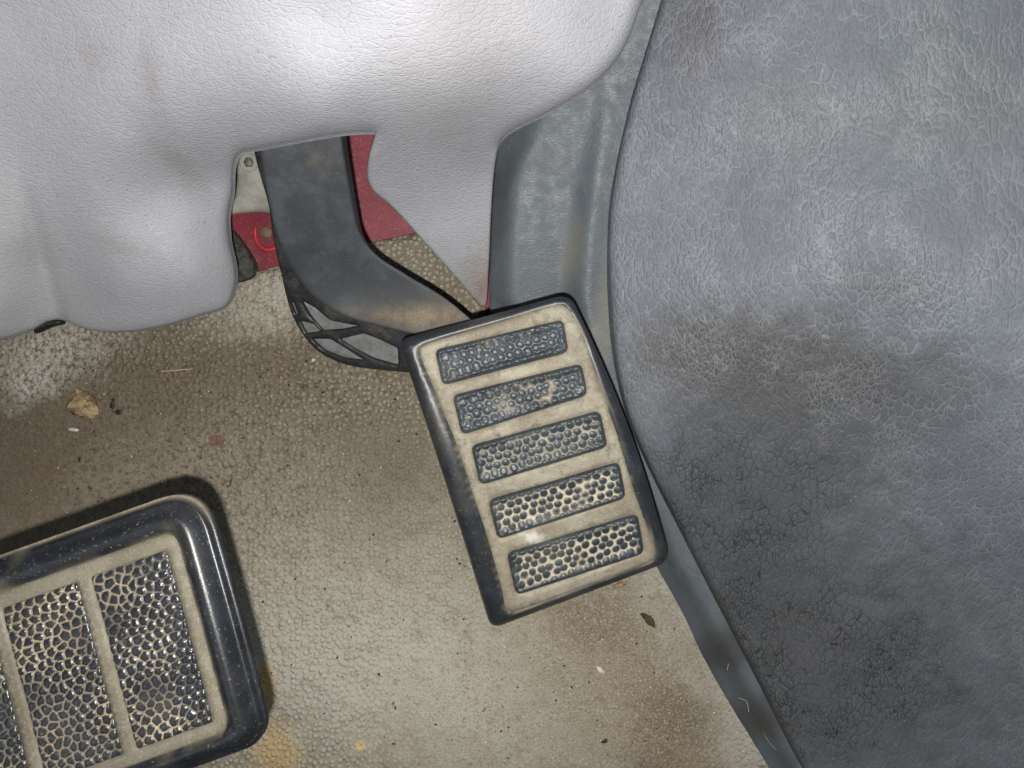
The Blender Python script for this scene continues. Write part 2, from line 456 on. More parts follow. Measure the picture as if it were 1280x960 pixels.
# ---- black rubber, with settled dust where the mesh says so
def mat_rubber(name, base=(.015, .018, .022), rough=.33, dust=(.36, .30, .20), film=.25, use=True):
    m = Mat(name, rough, .5)
    n1 = m.noise(90, 5, .7); n2 = m.noise(1100, 3, .75)
    c = m.mix(m.step(n1, .4, .7), base, tuple(x*1.7 for x in base))
    f = m.math('MULTIPLY', m.step(m.noise(55, 6, .75), .46, .70), film)
    f = m.math('ADD', f, m.math('MULTIPLY', m.step(n2, .60, .70), .25))
    if use:
        a = m.n('ShaderNodeAttribute', attribute_name='dust').outputs['Fac']
        f = m.math('MAXIMUM', f, a)
    f = m.math('MINIMUM', f, 1.)
    d = m.mix(m.step(n2, .35, .65), tuple(x*.78 for x in dust), tuple(min(1, x*1.15) for x in dust))
    c = m.mix(f, c, d)
    c = m.mix(m.math('MULTIPLY', m.step(m.voro(230), .0, .05, 1., 0.), m.step(m.noise(40, 2), .5, .58)), c, (.6, .56, .45))
    nb = m.bump(m.noise(1900, 3, .7), .00007, .7)
    r = m.math('ADD', rough, m.math('MULTIPLY', f, .45))
    return m.end(c, nb, r)
def mat_dusty_strip(k=1.):
    m = Mat('dusty_metal_strip', .62, .35)
    n = m.noise(70, 6, .7); g = m.noise(1300, 3, .75)
    c = m.mix(m.step(n, .36, .62), (.29*k, .262*k, .20*k), (.20*k, .174*k, .128*k))
    c = m.mix(m.step(m.noise(160, 6, .8), .52, .68), c, (.12, .11, .085))
    c = m.mix(m.math('MULTIPLY', m.step(g, .54, .70), .5*k), c, (.46, .43, .36))
    c = m.mix(m.math('MULTIPLY', m.step(m.noise(2200, 2, .8), .60, .70), .7), c, (.09, .07, .05))
    c = m.mix(m.math('MULTIPLY', m.step(m.noise(420, 5, .8), .55, .66), .5), c, (.13, .115, .09))
    c = m.mix(m.math('MULTIPLY', m.stain(668, 672, .06, .0045, .002, .3, soft=.6, wob=1.4, nscale=400.), .7), c, (.62, .60, .54))
    nb = m.bump(g, .0002, .8)
    return m.end(c, nb, m.step(n, .3, .7, .5, .8))
def mat_plain(name, col, col2=None, rough=.6, spec=.5, nscale=200., bump=.0002, metal=0.):
    m = Mat(name, rough, spec); m.b.inputs['Metallic'].default_value = metal
    n = m.noise(nscale, 5, .7)
    c = m.mix(m.step(n, .38, .64), col, col2 or tuple(x*.6 for x in col))
    return m.end(c, m.bump(m.noise(nscale*5, 3, .7), bump, .8))
def mat_red():
    m = Mat('red_body_paint', .55, .3)
    c = m.mix(m.step(m.noise(60, 5, .7), .35, .65), (.17, .011, .026), (.12, .010, .020))
    c = m.mix(m.math('MULTIPLY', m.step(m.noise(90, 6, .75), .50, .70), .35), c, (.24, .10, .10))
    c = m.mix(m.math('MULTIPLY', m.step(m.noise(1300, 3, .75), .56, .70), .4), c, (.40, .28, .24))
    return m.end(c, m.bump(m.noise(300, 4, .7), .0002, .7))

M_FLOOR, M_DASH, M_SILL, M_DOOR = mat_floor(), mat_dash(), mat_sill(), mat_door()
M_RUB = mat_rubber('black_rubber', rough=.38, film=.07)
M_RUB_GLOSS = mat_rubber('worn_glossy_rubber', (.008, .0095, .012), .34, film=.02)
M_TREAD = mat_rubber('studded_rubber', (.024, .031, .038), .42, dust=(.44, .39, .29), film=.10)
M_TREAD2 = mat_rubber('studded_rubber_glossy', (.012, .014, .019), .28, dust=(.36, .30, .195), film=.05)
M_ARM = mat_rubber('grey_arm_plastic', (.030, .034, .040), .66, dust=(.20, .165, .115), film=.05)
M_WEB = mat_rubber('black_arm_plastic', (.014, .015, .017), .45, dust=(.25, .23, .18), film=.18, use=False)
M_POCKET = mat_plain('dusty_pocket_plastic', (.15, .16, .17), (.11, .105, .09), .65)
M_STRIP = mat_dusty_strip()
M_STRIP2 = mat_dusty_strip(.55)
M_RED = mat_red()
M_SLOT_SHADE = mat_plain('black_slot_shade', (.012, .012, .013), rough=.5)
M_STEEL = mat_plain('dirty_grey_steel', (.30, .30, .27), (.20, .195, .165), .55, nscale=110.)
M_CARPET = mat_plain('dark_felt', (.10, .095, .085), (.04, .037, .032), .95, .1, nscale=380., bump=.0012)

# ------------------------------------------------------------------ the setting: floor
fl = np.array([(-420, 430), (40, 380), (200, 345), (300, 345), (335, 336), (390, 322), (455, 305), (512, 293), (606, 268), (607, 322), (607, 395),
               (660, 430), (760, 640), (1150, 640), (1250, 1400), (-420, 1400)], float)
fl = densify(fl, 10)
def floor_h(v):
    h = .0016*(vnoise(v, 120, 5)-.5)
    # the mat swells and wears thin along the sill
    d = (v[:, 0]-(840+(v[:, 1]-740)*.58))
    h = h+.004*sstep(-50, 20, d)*sstep(560, 760, v[:, 1])
    h = h+.0010*(vnoise(v, 26, 9)-.5)*sstep(700, 800, v[:, 1])
    return h
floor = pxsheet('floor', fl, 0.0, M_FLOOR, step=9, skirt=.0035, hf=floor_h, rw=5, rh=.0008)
tag(floor, 'brown pebbled rubber floor covering, dirty and worn', None, kind='structure')

# ------------------------------------------------------------------ large structure: bulkhead, dashboard, sill, door
bz = TPS([(200, 420, -.006), (340, 345, -.005), (512, 293, -.005), (650, 400, -.005), (650, 250, -.004), (430, 160, .012), (640, 100, .018), (280, 200, .004), (200, 60, .02)])
bulk = pxsheet('bulkhead', densify(np.array([(180, 120), (700, 60), (700, 430), (180, 430)], float), 12), bz, M_RED, step=14, skirt=.002)
tag(bulk, 'dusty red painted metal bulkhead behind the accelerator arm', 'bulkhead')
# raised ring pressed in the bulkhead round a plug
def ring(name, c, r, w, h, mat, parent, nseg=40, nt=10):
    c = np.array(c); vs, fs = [], []
    for i in range(nseg):
        a = 2*math.pi*i/nseg
        for j in range(nt):
            b = 2*math.pi*j/nt; rr = r+w*math.cos(b)
            vs.append((c[0]+rr*math.cos(a), c[1]+rr*math.sin(a)*1.12, c[2]+h*math.sin(b)))
            fs.append((i*nt+j, ((i+1) % nseg)*nt+j, ((i+1) % nseg)*nt+(j+1) % nt, i*nt+(j+1) % nt))
    return mk(name, vs, fs, mat, parent)
M_RED2 = mat_plain('bright_red_seal', (.40, .015, .025), (.24, .03, .04), .5)
ring('seal_ring', P1(336, 293, -.003), .0062, .0011, .0012, M_RED2, bulk)
def disc(name, c, r, h, mat, parent=None, n=32, dome=.3):
    c = np.array(c, float); vs = []; fs = []
    prof = [(0, h), (r*.5, h*(1-dome*.25)), (r*.85, h*(1-dome)), (r, h*.4), (r, 0)]
    vs.append((c[0], c[1], c[2]+h))
    for rr, hh in prof[1:]:
        for i in range(n): vs.append((c[0]+rr*math.cos(2*math.pi*i/n), c[1]+rr*math.sin(2*math.pi*i/n), c[2]+hh))
    for i in range(n): fs.append((0, 1+i, 1+(i+1) % n))
    for k in range(3):
        for i in range(n): fs.append((1+k*n+i, 1+(k+1)*n+i, 1+(k+1)*n+(i+1) % n, 1+k*n+(i+1) % n))
    return mk(name, vs, fs, mat, parent)
disc('plug', P1(334, 291, -.004), .0032, .0028, mat_plain('brown_plug', (.16, .10, .07), rough=.7), bulk)

# grey steel bracket with its bolt, above the red metal
brz = TPS([(290, 190, .016), (350, 180, .016), (345, 265, .004), (288, 268, .004)])
br = pxsheet('bracket', catmull([(284, 262, 1), (293, 245), (296, 190), (302, 176), (345, 172, 1), (352, 268, 1), (318, 264), (284, 268, 1)], step=3), brz, M_STEEL, step=4, skirt=.002, rw=3, rh=.0006)
tag(br, 'dirty grey steel bracket with a bolt, left of the accelerator arm', 'bracket')
disc('washer', P1(311, 203, .0148), .0042, .0008, M_STEEL, br)
disc('bolt', P1(311, 203, .0155), .0022, .0014, mat_plain('rusty_bolt', (.17, .16, .14), (.12, .09, .06), .5, nscale=700., metal=.3), br, n=6)
# dark felt pad peeping out beside the bulkhead
fz = TPS([(280, 300, .006), (300, 285, .006), (322, 335, .0035), (285, 350, .006)])
fe = pxsheet('felt_pad', catmull([(272, 282), (286, 284), (300, 300), (312, 318), (318, 332), (316, 345), (296, 352), (270, 350)], step=4), fz, M_CARPET, step=3.5, skirt=.006, rw=5, rh=.002,
             hf=lambda v: .0016*(vnoise(v, 5, 2)-.5))
tag(fe, 'dark dirty felt pad between the dashboard lump and the red bulkhead', 'felt pad')

# ---- lower dashboard
dash_out = catmull([(-420, -420, 1), (1000, -420, 1), (850, -150), (803, 0), (778, 62), (742, 104), (690, 137), (648, 158), (627, 174), (619, 200), (614, 260), (611, 330),
                    (607, 384), (601, 383), (570, 347), (520, 291), (488, 256), (466, 237), (459, 222), (460, 200), (465, 180), (470, 164, 1), (430, 166), (380, 174), (322, 185, 1), (300, 190),
                    (292, 205), (290, 240), (285, 270), (287, 300), (294, 335), (293, 360), (282, 382), (252, 393), (200, 408), (150, 415), (110, 412), (76, 400), (58, 402, 1), (43, 411, 1), (0, 424), (-200, 450), (-420, 470, 1)], step=4)
dz = TPS([
    (-400, -400, .20), (300, -400, .235), (950, -400, .20), (0, -100, .165), (400, -100, .19), (780, -60, .155),
    (20, 20, .135), (200, 20, .150), (400, 20, .163), (600, 20, .160), (760, 20, .140),
    (20, 120, .118), (200, 120, .130), (400, 100, .152), (560, 80, .153), (700, 80, .140), (730, 100, .132),
    (400, 150, .138), (470, 150, .130), (560, 130, .135), (640, 140, .118),
    (330, 178, .110), (400, 168, .116), (455, 160, .115), (250, 175, .112), (150, 180, .112), (20, 200, .100),
    (200, 235, .080), (270, 225, .074), (120, 245, .090),
    (150, 300, .074), (230, 290, .070), (275, 280, .060), (150, 360, .060), (240, 350, .057), (285, 350, .042), (200, 400, .038), (120, 400, .040), (260, 388, .035),
    (70, 260, .083), (50, 330, .056), (75, 390, .036), (20, 300, .078), (5, 380, .058), (40, 400, .034), (-40, 300, .080), (-200, 350, .07), (-400, 400, .06),
    (480, 190, .098), (560, 180, .098), (615, 180, .094), (470, 220, .080), (540, 220, .078), (610, 220, .068), (500, 265, .056), (560, 300, .048), (605, 300, .040), (604, 378, .016), (580, 345, .026),
], lam=9e-3)
def dash_h(v):
    d = dist(dash_out, v); x, y = v[:, 0], v[:, 1]
    flap = sstep(452, 470, x)*sstep(176, 200, y)          # the flat flap has a crisp edge, the body a rolled one
    low = sstep(300, 380, y)
    h = roll(d, 16, .0055)*(1-flap)*(1-.6*low)+roll(d, 3, .001)*np.maximum(flap, low)
    g = x-np.interp(y, [-100, 230, 300, 400], [10, 28, 45, 72])    # moulded crease on the left
    h -= .0030*np.exp(-(g/11)**2)*sstep(180, 320, y)
    return h
dash = pxsheet('lower_dashboard', dash_out, dz, M_DASH, step=8, hf=dash_h, skirt=.003, rings=(.7, 2, 4, 7, 11, 16, 21))
tag(dash, 'pale grey grained lower dashboard panel above the pedals', 'dashboard')
clip = pxsheet('clip', catmull([(44, 401, 1), (56, 399), (74, 400, 1), (76, 404, 1), (60, 408), (42, 416, 1)], step=2), .030, M_SLOT_SHADE, parent=dash, step=3, skirt=.004, rw=2, rh=.0006)  # black sheet standing in for the shade in a slot of the dashboard edge

# ---- sill trim
sl = catmull([(870, -300, 1), (1300, -300, 1), (1000, 300), (980, 600), (1080, 860), (1330, 1400, 1), (1190, 1400, 1), (1046, 1120), (956, 957), (915, 885), (881, 826), (850, 762), (822, 712), (770, 600), (700, 470),
              (650, 420), (616, 396), (612, 372), (613, 300), (617, 220), (622, 180), (640, 140), (680, 60), (740, -100)], step=5)
SROWS = [(-300, (760, .100), (790, .105), (820, .107), (850, .110), (900, .112)), (0, (770, .074), (790, .080), (805, .0805), (815, .081), (835, .082)),
         (100, (640, .056), (700, .066), (750, .067), (765, .0675), (800, .068)), (220, (617, .036), (643, .050), (722, .052), (743, .0565), (775, .056)),
         (300, (613, .030), (636, .043), (710, .043), (733, .0505), (770, .049)), (372, (612, .024), (636, .036), (704, .034), (728, .044), (770, .042)),
         (500, (700, .012), (715, .022), (725, .022), (750, .034), (790, .034)), (600, (770, .006), (778, .012), (785, .016), (800, .027), (825, .028)),
         (715, (824, .003), (832, .006), (840, .010), (853, .022), (880, .023)), (826, (881, .003), (892, .005), (902, .009), (916, .019), (950, .020)),
         (957, (956, .003), (968, .005), (980, .009), (992, .017), (1012, .018)), (1400, (1190, .003), (1205, .005), (1220, .009), (1236, .017), (1300, .018))]
def sz(q):
    y = np.clip(q[:, 1], -300, 1400); ys = [r[0] for r in SROWS]; X = []; Z = []
    for k in range(1, 6):
        X.append(np.interp(y, ys, [r[k][0] for r in SROWS])); Z.append(np.interp(y, ys, [r[k][1] for r in SROWS]))
    X.insert(0, X[0]-200); Z.insert(0, Z[0]); X.append(X[-1]+300); Z.append(Z[-1]+.002)
    out = np.zeros(len(q))
    for o in (-7, -4, -2, 0, 2, 4, 7):
        x = q[:, 0]+o; z = np.full(len(q), np.nan)
        z = Z[0].copy()
        for k in range(len(X)-1):
            t = np.clip((x-X[k])/(X[k+1]-X[k]), 0, 1); z = np.where(x >= X[k], Z[k]*(1-t)+Z[k+1]*t, z)
        out += z
    return out/7
sill = pxsheet('sill_trim', sl, sz, M_SILL, step=6, rw=5, rh=.002, skirt=.010, rings=(.8, 2, 4))
tag(sill, 'blue grey plastic sill trim between the floor and the door', 'sill trim')

# ---- door panel
dl = catmull([(905, -400, 1), (1800, -400, 1), (1800, 1400, 1), (1262, 1400, 1), (1125, 1160), (1004, 958), (960, 872), (905, 766), (855, 668), (812, 582), (785, 515), (770, 450), (763, 375), (762, 280),
              (771, 210), (790, 125), (812, 50), (832, -20), (870, -180)], step=5)
oz = TPS([
    (905, -380, .13), (832, -20, .088), (800, 100, .078), (771, 220, .066), (762, 330, .056), (770, 450, .050), (812, 582, .042), (855, 668, .036), (930, 815, .031), (1004, 958, .029), (1262, 1390, .028),
    (900, 20, .094), (850, 200, .073), (840, 350, .063), (860, 470, .057), (900, 580, .050), (950, 700, .043), (1020, 850, .037), (1110, 1000, .035),
    (980, 20, .100), (950, 200, .082), (950, 350, .075), (980, 460, .068), (1020, 580, .060), (1070, 720, .050), (1150, 880, .044),
    (1110, 20, .108), (1090, 200, .096), (1090, 330, .092), (1120, 430, .087), (1160, 560, .076), (1210, 720, .062), (1260, 880, .053),
    (1280, 20, .116), (1280, 200, .110), (1280, 350, .108), (1280, 450, .104), (1330, 600, .092), (1400, 900, .066), (1750, 0, .13), (1750, 500, .13), (1750, 1350, .08)], lam=3e-3)
door = pxsheet('door_panel', dl, oz, M_DOOR, step=9, rw=9, rh=.003, skirt=.008, rings=(.8, 2.5, 5, 9, 14), hf=lambda v: .0010*(vnoise(v, 60, 11)-.5)+.0006*(vnoise(v, 22, 12)-.5))
tag(door, 'dark grey creased leatherette door panel with grimy patches', 'door panel')

# ------------------------------------------------------------------ pedals
class Patch:
    """quadrilateral pad measured by its corners, bowed along its length"""
    def __init__(s, TL, TR, BR, BL, w, l, z0, z1, bowL=(0, 0), bowR=(0, 0), zb=0.):
        s.c = [np.array(p, float) for p in (TL, TR, BR, BL)]; s.w, s.l, s.z0, s.z1 = w, l, z0, z1
        s.bL, s.bR, s.zb = np.array(bowL, float), np.array(bowR, float), zb
    def px(s, q):
        u = (q[:, 0]/s.w)[:, None]; v = (q[:, 1]/s.l)[:, None]; b = 4*v*(1-v)
        L = s.c[0]*(1-v)+s.c[3]*v+s.bL*b; R = s.c[1]*(1-v)+s.c[2]*v+s.bR*b
        return L*(1-u)+R*u
    def z(s, q):
        v = q[:, 1]/s.l; return s.z0*(1-v)+s.z1*v+s.zb*4*v*(1-v)
    def F(s, q, h):
        p = s.px(q); X = P(p[:, 0], p[:, 1], s.z(q)); X[:, 2] += h; return X
    def inv(s, pts):
        t = np.array(pts, float); q = np.tile([s.w/2, s.l/2], (len(t), 1)).astype(float)
        for _ in range(25):
            e = s.px(q)-t; d = 1e-3
            gx = (s.px(q+[d, 0])-s.px(q))/d; gy = (s.px(q+[0, d])-s.px(q))/d
            det = gx[:, 0]*gy[:, 1]-gx[:, 1]*gy[:, 0]
            q = q-np.stack([(e[:, 0]*gy[:, 1]-e[:, 1]*gy[:, 0])/det, (gx[:, 0]*e[:, 1]-gx[:, 1]*e[:, 0])/det], 1)
        return q
def sdist(poly, q):
    d = dist(poly, q); return np.where(inside(poly, q), d, -d)

# ---- accelerator
gp = empty('accelerator_pedal', P1(560, 420, .0), 'black accelerator pedal with five studded rubber inserts and a curved grey arm', 'pedal')
G = Patch((495, 424), (713, 365), (841, 705), (613, 791), 60, 100, .076, .052, (2, 0), (10, -3), .006)
g_out = roundpoly([(0, 0), (60, 0), (60, 100), (0, 100)], [4, 5, 5, 4], dens=1.2)
bez = catmull([tuple(p) for p in G.inv([(524, 439), (531, 431), (610, 407), (695, 381), (707, 383), (726, 411), (746, 472), (770, 537), (791, 608), (811, 663), (820, 692), (815, 702), (730, 734), (640, 766), (632, 762),
                          (628, 740), (609, 672), (588, 608), (571, 557), (546, 495)])], step=1.2)
ins_px = [[(543, 437), (704, 399), (711, 440), (553, 482)],
          [(565, 494), (727, 454), (735, 494), (577, 544)],
          [(588, 557), (750, 513), (760, 559), (600, 607)],
          [(610, 625), (774, 577), (783, 623), (622, 675)],
          [(633, 691), (797, 642), (806, 692), (645, 745)]]
ins = [roundpoly(G.inv(p), 2.4, dens=.8) for p in ins_px]
def g_h(v):
    d = dist(g_out, v); b = sdist(bez, v)
    h = roll(d, 4.2, .0052)+.0006*sstep(0, -1.2, b)-.0006
    return h-.0010*sstep(-.2, .6, b)
sheet('pad', g_out, G.F, M_RUB, gp, step=1.6, hf=g_h, skirt=.009, rings=(.15, .45, .9, 1.5, 2.3, 3.2, 4.2), attr=lambda v: .5*vnoise(v, 9, 8)*sstep(.75, 1., vnoise(v, 14, 4))*sstep(88, 99, v[:, 1])+.6*np.exp(-(dist(bez, v)/.45)**2)*vnoise(v, 4, 3))
sheet('bezel', bez, G.F, M_STRIP, gp, holes=ins, step=1.8, hf=lambda v: -.0005+roll(dist(bez, v), .6, .0003), skirt=.0012)
dirt = [.12, .38, .62, .95, .95]
for k, poly in enumerate(ins):
    c = poly.mean(0)
    def hh(v, k=k, poly=poly):
        d = dist(poly, v); f1, f2 = voro(v+.5*np.stack([vnoise(v, 5, 91), vnoise(v, 5, 92)], 1), 2.8, .12, 40+k)
        dome = np.sqrt(np.maximum(0, 1-(f1/.47)**2))
        return .0012+roll(d, 1.6, .0019)-.0007*sstep(1., 3.2, d)+.00060*dome*sstep(.1, 1.2, d)
    def aa(v, k=k, poly=poly):
        d = dist(poly, v); f1, f2 = voro(v+.5*np.stack([vnoise(v, 5, 91), vnoise(v, 5, 92)], 1), 2.8, .12, 40+k)
        patch = vnoise(v, 8, 60+k)*.6+vnoise(v, 3, 70+k)*.4
        g = sstep(.38, .50, f1)*sstep(.8, 3.0, d)*np.clip(dirt[k]*1.25-.55*(1-dirt[k])+.9*(patch-.5)*(1.3-dirt[k]), 0, 1)
        caked = sstep(.70-.16*dirt[k], .86-.16*dirt[k], patch)*.55*sstep(1, 3, d)*(dirt[k] > .3)
        return np.clip(np.maximum(g, caked*sstep(.1, .5, f1)), 0, 1)
    o = sheet('tread_insert', poly, G.F, M_TREAD, gp, step=.31, hf=hh, skirt=.0012, attr=aa)
# arm: grey upper face, black ribbed flank
armL = [(321, 150), (324, 187), (331, 225), (338, 262), (348, 300), (366, 338), (395, 374), (437, 397), (480, 409), (530, 420)]
armR = [(425, 130), (427, 168), (434, 215), (441, 255), (449, 289), (469, 317), (508, 343), (554, 371), (593, 403), (610, 420)]
arm_out = catmull([(*armL[0], 1)]+armL[1:-1]+[(*armL[-1], 1), (*armR[-1], 1)]+armR[-2:0:-1]+[(*armR[0], 1)], step=3)
az = TPS([(370, 130, .100), (370, 180, .092), (385, 250, .078), (400, 300, .066), (430, 350, .052), (480, 380, .048), (540, 395, .052), (600, 415, .060), (330, 200, .088), (345, 300, .066), (370, 350, .053), (430, 395, .046), (520, 418, .052)])
def arm_dust(v):
    a = .8*np.exp(-((v[:, 0]-545)**2/60**2+(v[:, 1]-398)**2/22**2))*(.45+.8*vnoise(v, 9, 3))
    b = .6*np.exp(-((v[:, 0]-480)**2/70**2+(v[:, 1]-393)**2/9**2))*vnoise(v, 7, 5)
    c = .2*np.exp(-((v[:, 0]-390)**2/30**2+(v[:, 1]-200)**2/14**2))*sstep(.4, .8, vnoise(v, 6, 6))
    return np.clip(a+b+c, 0, .9)
sheet('arm', arm_out, lambda v, h: P(v[:, 0], v[:, 1], az(v)+h), M_ARM, gp, step=6, skirt=.009, rings=(.6, 1.6, 3, 5), hf=lambda v: roll(dist(arm_out, v), 5, .0014), attr=arm_dust)
# thicker black lower body of the arm, showing as a dark band on its right side
webL = [(314, 160), (318, 190), (327, 225), (336, 257), (342, 300), (351, 340), (366, 395), (392, 434), (427, 454), (470, 462), (520, 466)]
web_out = catmull([(*webL[0], 1)]+webL[1:-1]+[(*webL[-1], 1), (560, 440, 1), (500, 400), (420, 380), (370, 330), (350, 250), (335, 160, 1)], step=3)
wz = TPS([(320, 170, .082), (330, 240, .068), (345, 320, .048), (370, 400, .030), (400, 436, .027), (450, 458, .030), (520, 466, .036), (400, 380, .036), (460, 410, .037), (530, 430, .041)])
pock = [[(376, 375), (393, 384), (412, 400), (432, 404), (450, 407), (430, 411), (404, 413), (388, 395)],
        [(424, 423), (453, 416), (474, 424), (497, 435), (498, 456), (469, 448), (445, 436)],
        [(389, 423), (412, 423), (430, 434), (455, 450), (430, 447), (405, 437)],
        [(374, 400), (392, 405), (401, 414), (382, 417)],
        [(362, 376), (367, 377), (373, 394), (368, 392)]]
pock = [roundpoly(p, 3, n=3, dens=3) for p in pock]
pxsheet('side_web', web_out, lambda q: wz(q)+.0045, M_WEB, parent=gp, holes=pock, step=4, skirt=.0065, rw=4, rh=.0012, hf=lambda v: -.0008*np.exp(-(np.min([dist(p, v) for p in pock], 0)/1.6)**2))
pk_out = catmull([(374, 372, 1), (362, 374), (374, 402), (386, 418), (404, 436), (440, 450), (500, 459, 1), (505, 430, 1), (450, 402), (410, 392)], step=4)
pxsheet('web_floor', pk_out, wz, M_POCKET, parent=gp, step=6, skirt=.001)
# mounting boss between the arm and the pad
pxsheet('mount', catmull([(560, 450), (620, 425), (680, 420), (740, 520), (700, 560), (600, 560)], step=6), .056, M_WEB, parent=gp, step=12, skirt=.012)

# ---- brake pedal
bp = empty('brake_pedal', P1(60, 860, .0), 'wide black brake pedal with worn glossy studded rubber and dusty strips', 'pedal')
B = Patch((-206, 767), (243, 607), (333, 935), (-122, 1099), 487, 340, .139, .139, (0, 0), (2, 0), .002)
b_out = roundpoly([(0, 0), (487, 0), (487, 340), (0, 340)], [46, 62, 40, 30], n=12, dens=6)
inner = roundpoly([(42, 44), (445, 44), (445, 306), (42, 306)], [20, 22, 20, 14], n=8, dens=5)
def b_h(v):
    d = dist(b_out, v); s = sdist(inner, v)
    h = -.0022*(1-sstep(3, 6, d))                       # thin flange round the foot of the rim
    h += -.0030*np.clip(1-(np.clip(d, 8, 26)-8)/18, 0, 1)**2
    h += .0008*np.exp(-((d-26)/9)**2)
    return h-.0020*sstep(-5, 3, s)
def b_dust(v):
    d = dist(b_out, v); s = sdist(inner, v)
    return np.clip(.45*(1-sstep(3, 6, d))*(.4+.7*vnoise(v, 30, 2))*sstep(60, 10, v[:, 1])+.5*np.exp(-(s/2.2)**2)*vnoise(v, 14, 4)+.15*sstep(.7, .95, vnoise(v, 40, 9)), 0, 1)
sheet('pad', b_out, B.F, M_RUB_GLOSS, bp, step=7, hf=b_h, skirt=.003, rings=(.6, 2.5, 4.5, 5.7, 7, 8.5, 10.5, 13, 17, 21, 26, 31, 36, 41, 46), attr=b_dust)
xr = 487-42; trs = []
u = xr-17
while u > 70:
    trs.append(roundpoly([(max(u-103, 62), 64), (u, 64), (u, 288), (max(u-103, 62), 288)], 5, dens=4)); u -= 121
sheet('strip_frame', inner, B.F, M_STRIP2, bp, holes=trs, step=7, hf=lambda v: -.0007+roll(dist(inner, v), 3, .0007)+0*v[:, 0], skirt=.0015, attr=None)
for k, poly in enumerate(trs):
    def hh(v, k=k, poly=poly):
        d = dist(poly, v); w = v+3*np.stack([vnoise(v, 16, 21), vnoise(v, 16, 22)], 1)
        f1, f2 = voro(w, 13., .26, 80+k); e = sstep(.0, .34, f2-f1)
        flat = sstep(.60, .80, vnoise(v, 60, 33))*.5
        return -.0010+roll(d, 4, .0006)+.00065*e*(1-flat)*np.maximum(.6, 1-.5*f1)
    def aa(v, k=k, poly=poly):
        d = dist(poly, v); w = v+3*np.stack([vnoise(v, 16, 21), vnoise(v, 16, 22)], 1)
        f1, f2 = voro(w, 13., .26, 80+k)
        # polished smooth and dust-free towards the driver's right
        worn = sstep(.0, 1., (v[:, 0]-(xr-20-60))/60.)*sstep(90, 150, v[:, 1])*(k == 0)
        return np.clip((1-sstep(.05, .20, f2-f1))*(.15+.9*vnoise(v, 45, 13))*(1-.85*worn)+.0, 0, 1)
    sheet('tread_insert', poly, B.F, M_TREAD2, bp, step=1.9, hf=hh, skirt=.0010, attr=aa)
# its arm, hidden under the pad, running off to the left towards the dashboard
pxsheet('arm', catmull([(-60, 840, 1), (40, 800, 1), (120, 860), (100, 930), (20, 950), (-160, 900), (-400, 780), (-600, 500, 1), (-520, 440, 1), (-300, 690)], step=8), .120, M_WEB, parent=bp, step=16, skirt=.012, rw=6, rh=.002)

# ------------------------------------------------------------------ litter on the floor
def blob(name, px, py, r, flat, mat, label, cat, group=None, z=0.0, seed=0, ax=1., ang=0.):
    rs = random.Random(seed); bm = bmesh.new(); bmesh.ops.create_icosphere(bm, subdivisions=3, radius=1)
    ph = [rs.uniform(0, 6) for _ in range(9)]
    for v in bm.verts:
        p = v.co; d = 1+.22*math.sin(2.3*p.x+ph[0])*math.sin(2.9*p.y+ph[1])+.16*math.sin(5*p.x+4*p.z+ph[2])+.12*math.sin(7*p.y+ph[3]-3*p.z)+rs.uniform(-.04, .04)
        x, y = p.x*d*r*ax, p.y*d*r
        v.co = (x*math.cos(ang)-y*math.sin(ang), x*math.sin(ang)+y*math.cos(ang), (p.z*d+.75)*r*flat)
    vs = [tuple(v.co) for v in bm.verts]; fs = [[v.index for v in f.verts] for f in bm.faces]; bm.free()
    c = np.array(P1(px, py, z))
    return tag(mk(name, np.array(vs)+c, fs, mat), label, cat, group)
M_OCHRE = mat_plain('ochre_crumb', (.42, .32, .17), (.13, .09, .045), .8, nscale=260., bump=.0012)
M_DARK = mat_plain('dark_leaf', (.020, .015, .010), rough=.6)
M_BROWN = mat_plain('brown_bark', (.07, .045, .028), rough=.8, bump=.0008)
M_PALE = mat_plain('pale_chip', (.65, .62, .54), rough=.7)
M_STRAW = mat_plain('dry_straw', (.55, .42, .26), rough=.6)
blob('crumb', 106, 507, .0052, .35, M_OCHRE, 'large ochre crumb lying on the brown floor above the brake pedal', 'crumb', seed=4, ax=1.35, ang=-.5)
blob('crumb', 97, 494, .0024, .4, M_OCHRE, 'small crumb touching the upper left of the large ochre crumb', 'crumb', seed=24, ax=1.3, ang=1.2)
blob('leaf_flake', 141, 505, .0010, .4, M_DARK, 'upright black flake just right of the ochre crumb', 'flake', 'dark flakes on the floor', seed=5, ax=2.2, ang=1.35)
blob('leaf_flake', 149, 515, .0011, .4, M_DARK, 'lower of the two black flakes beside the ochre crumb', 'flake', 'dark flakes on the floor', seed=6, ax=1.6, ang=.1)
blob('leaf_flake', 100, 574, .0009, .4, M_DARK, 'black flake on the floor below the ochre crumb', 'flake', 'dark flakes on the floor', seed=7, ax=1.5, ang=1.6)
blob('leaf_flake', 811, 775, .0016, .35, M_BROWN, 'dark brown flake on the floor beside the sill trim', 'flake', 'dark flakes on the floor', seed=8, ax=2.4, ang=-.8, z=.001)
blob('leaf_flake', 756, 926, .0009, .5, M_DARK, 'small black flake low on the sandy floor below the accelerator', 'flake', 'dark flakes on the floor', seed=9, ax=1.5, ang=.3, z=.001)
blob('pale_chip', 92, 537, .0007, .4, M_PALE, 'thin white chip on the floor below the ochre crumb', 'chip', 'pale chips on the floor', seed=10, ax=3.2, ang=-.2)
blob('pale_chip', 751, 838, .0010, .4, M_PALE, 'pale chip on the sandy floor below the accelerator pedal', 'chip', 'pale chips on the floor', seed=11, ax=2.2, ang=-.9, z=.001)
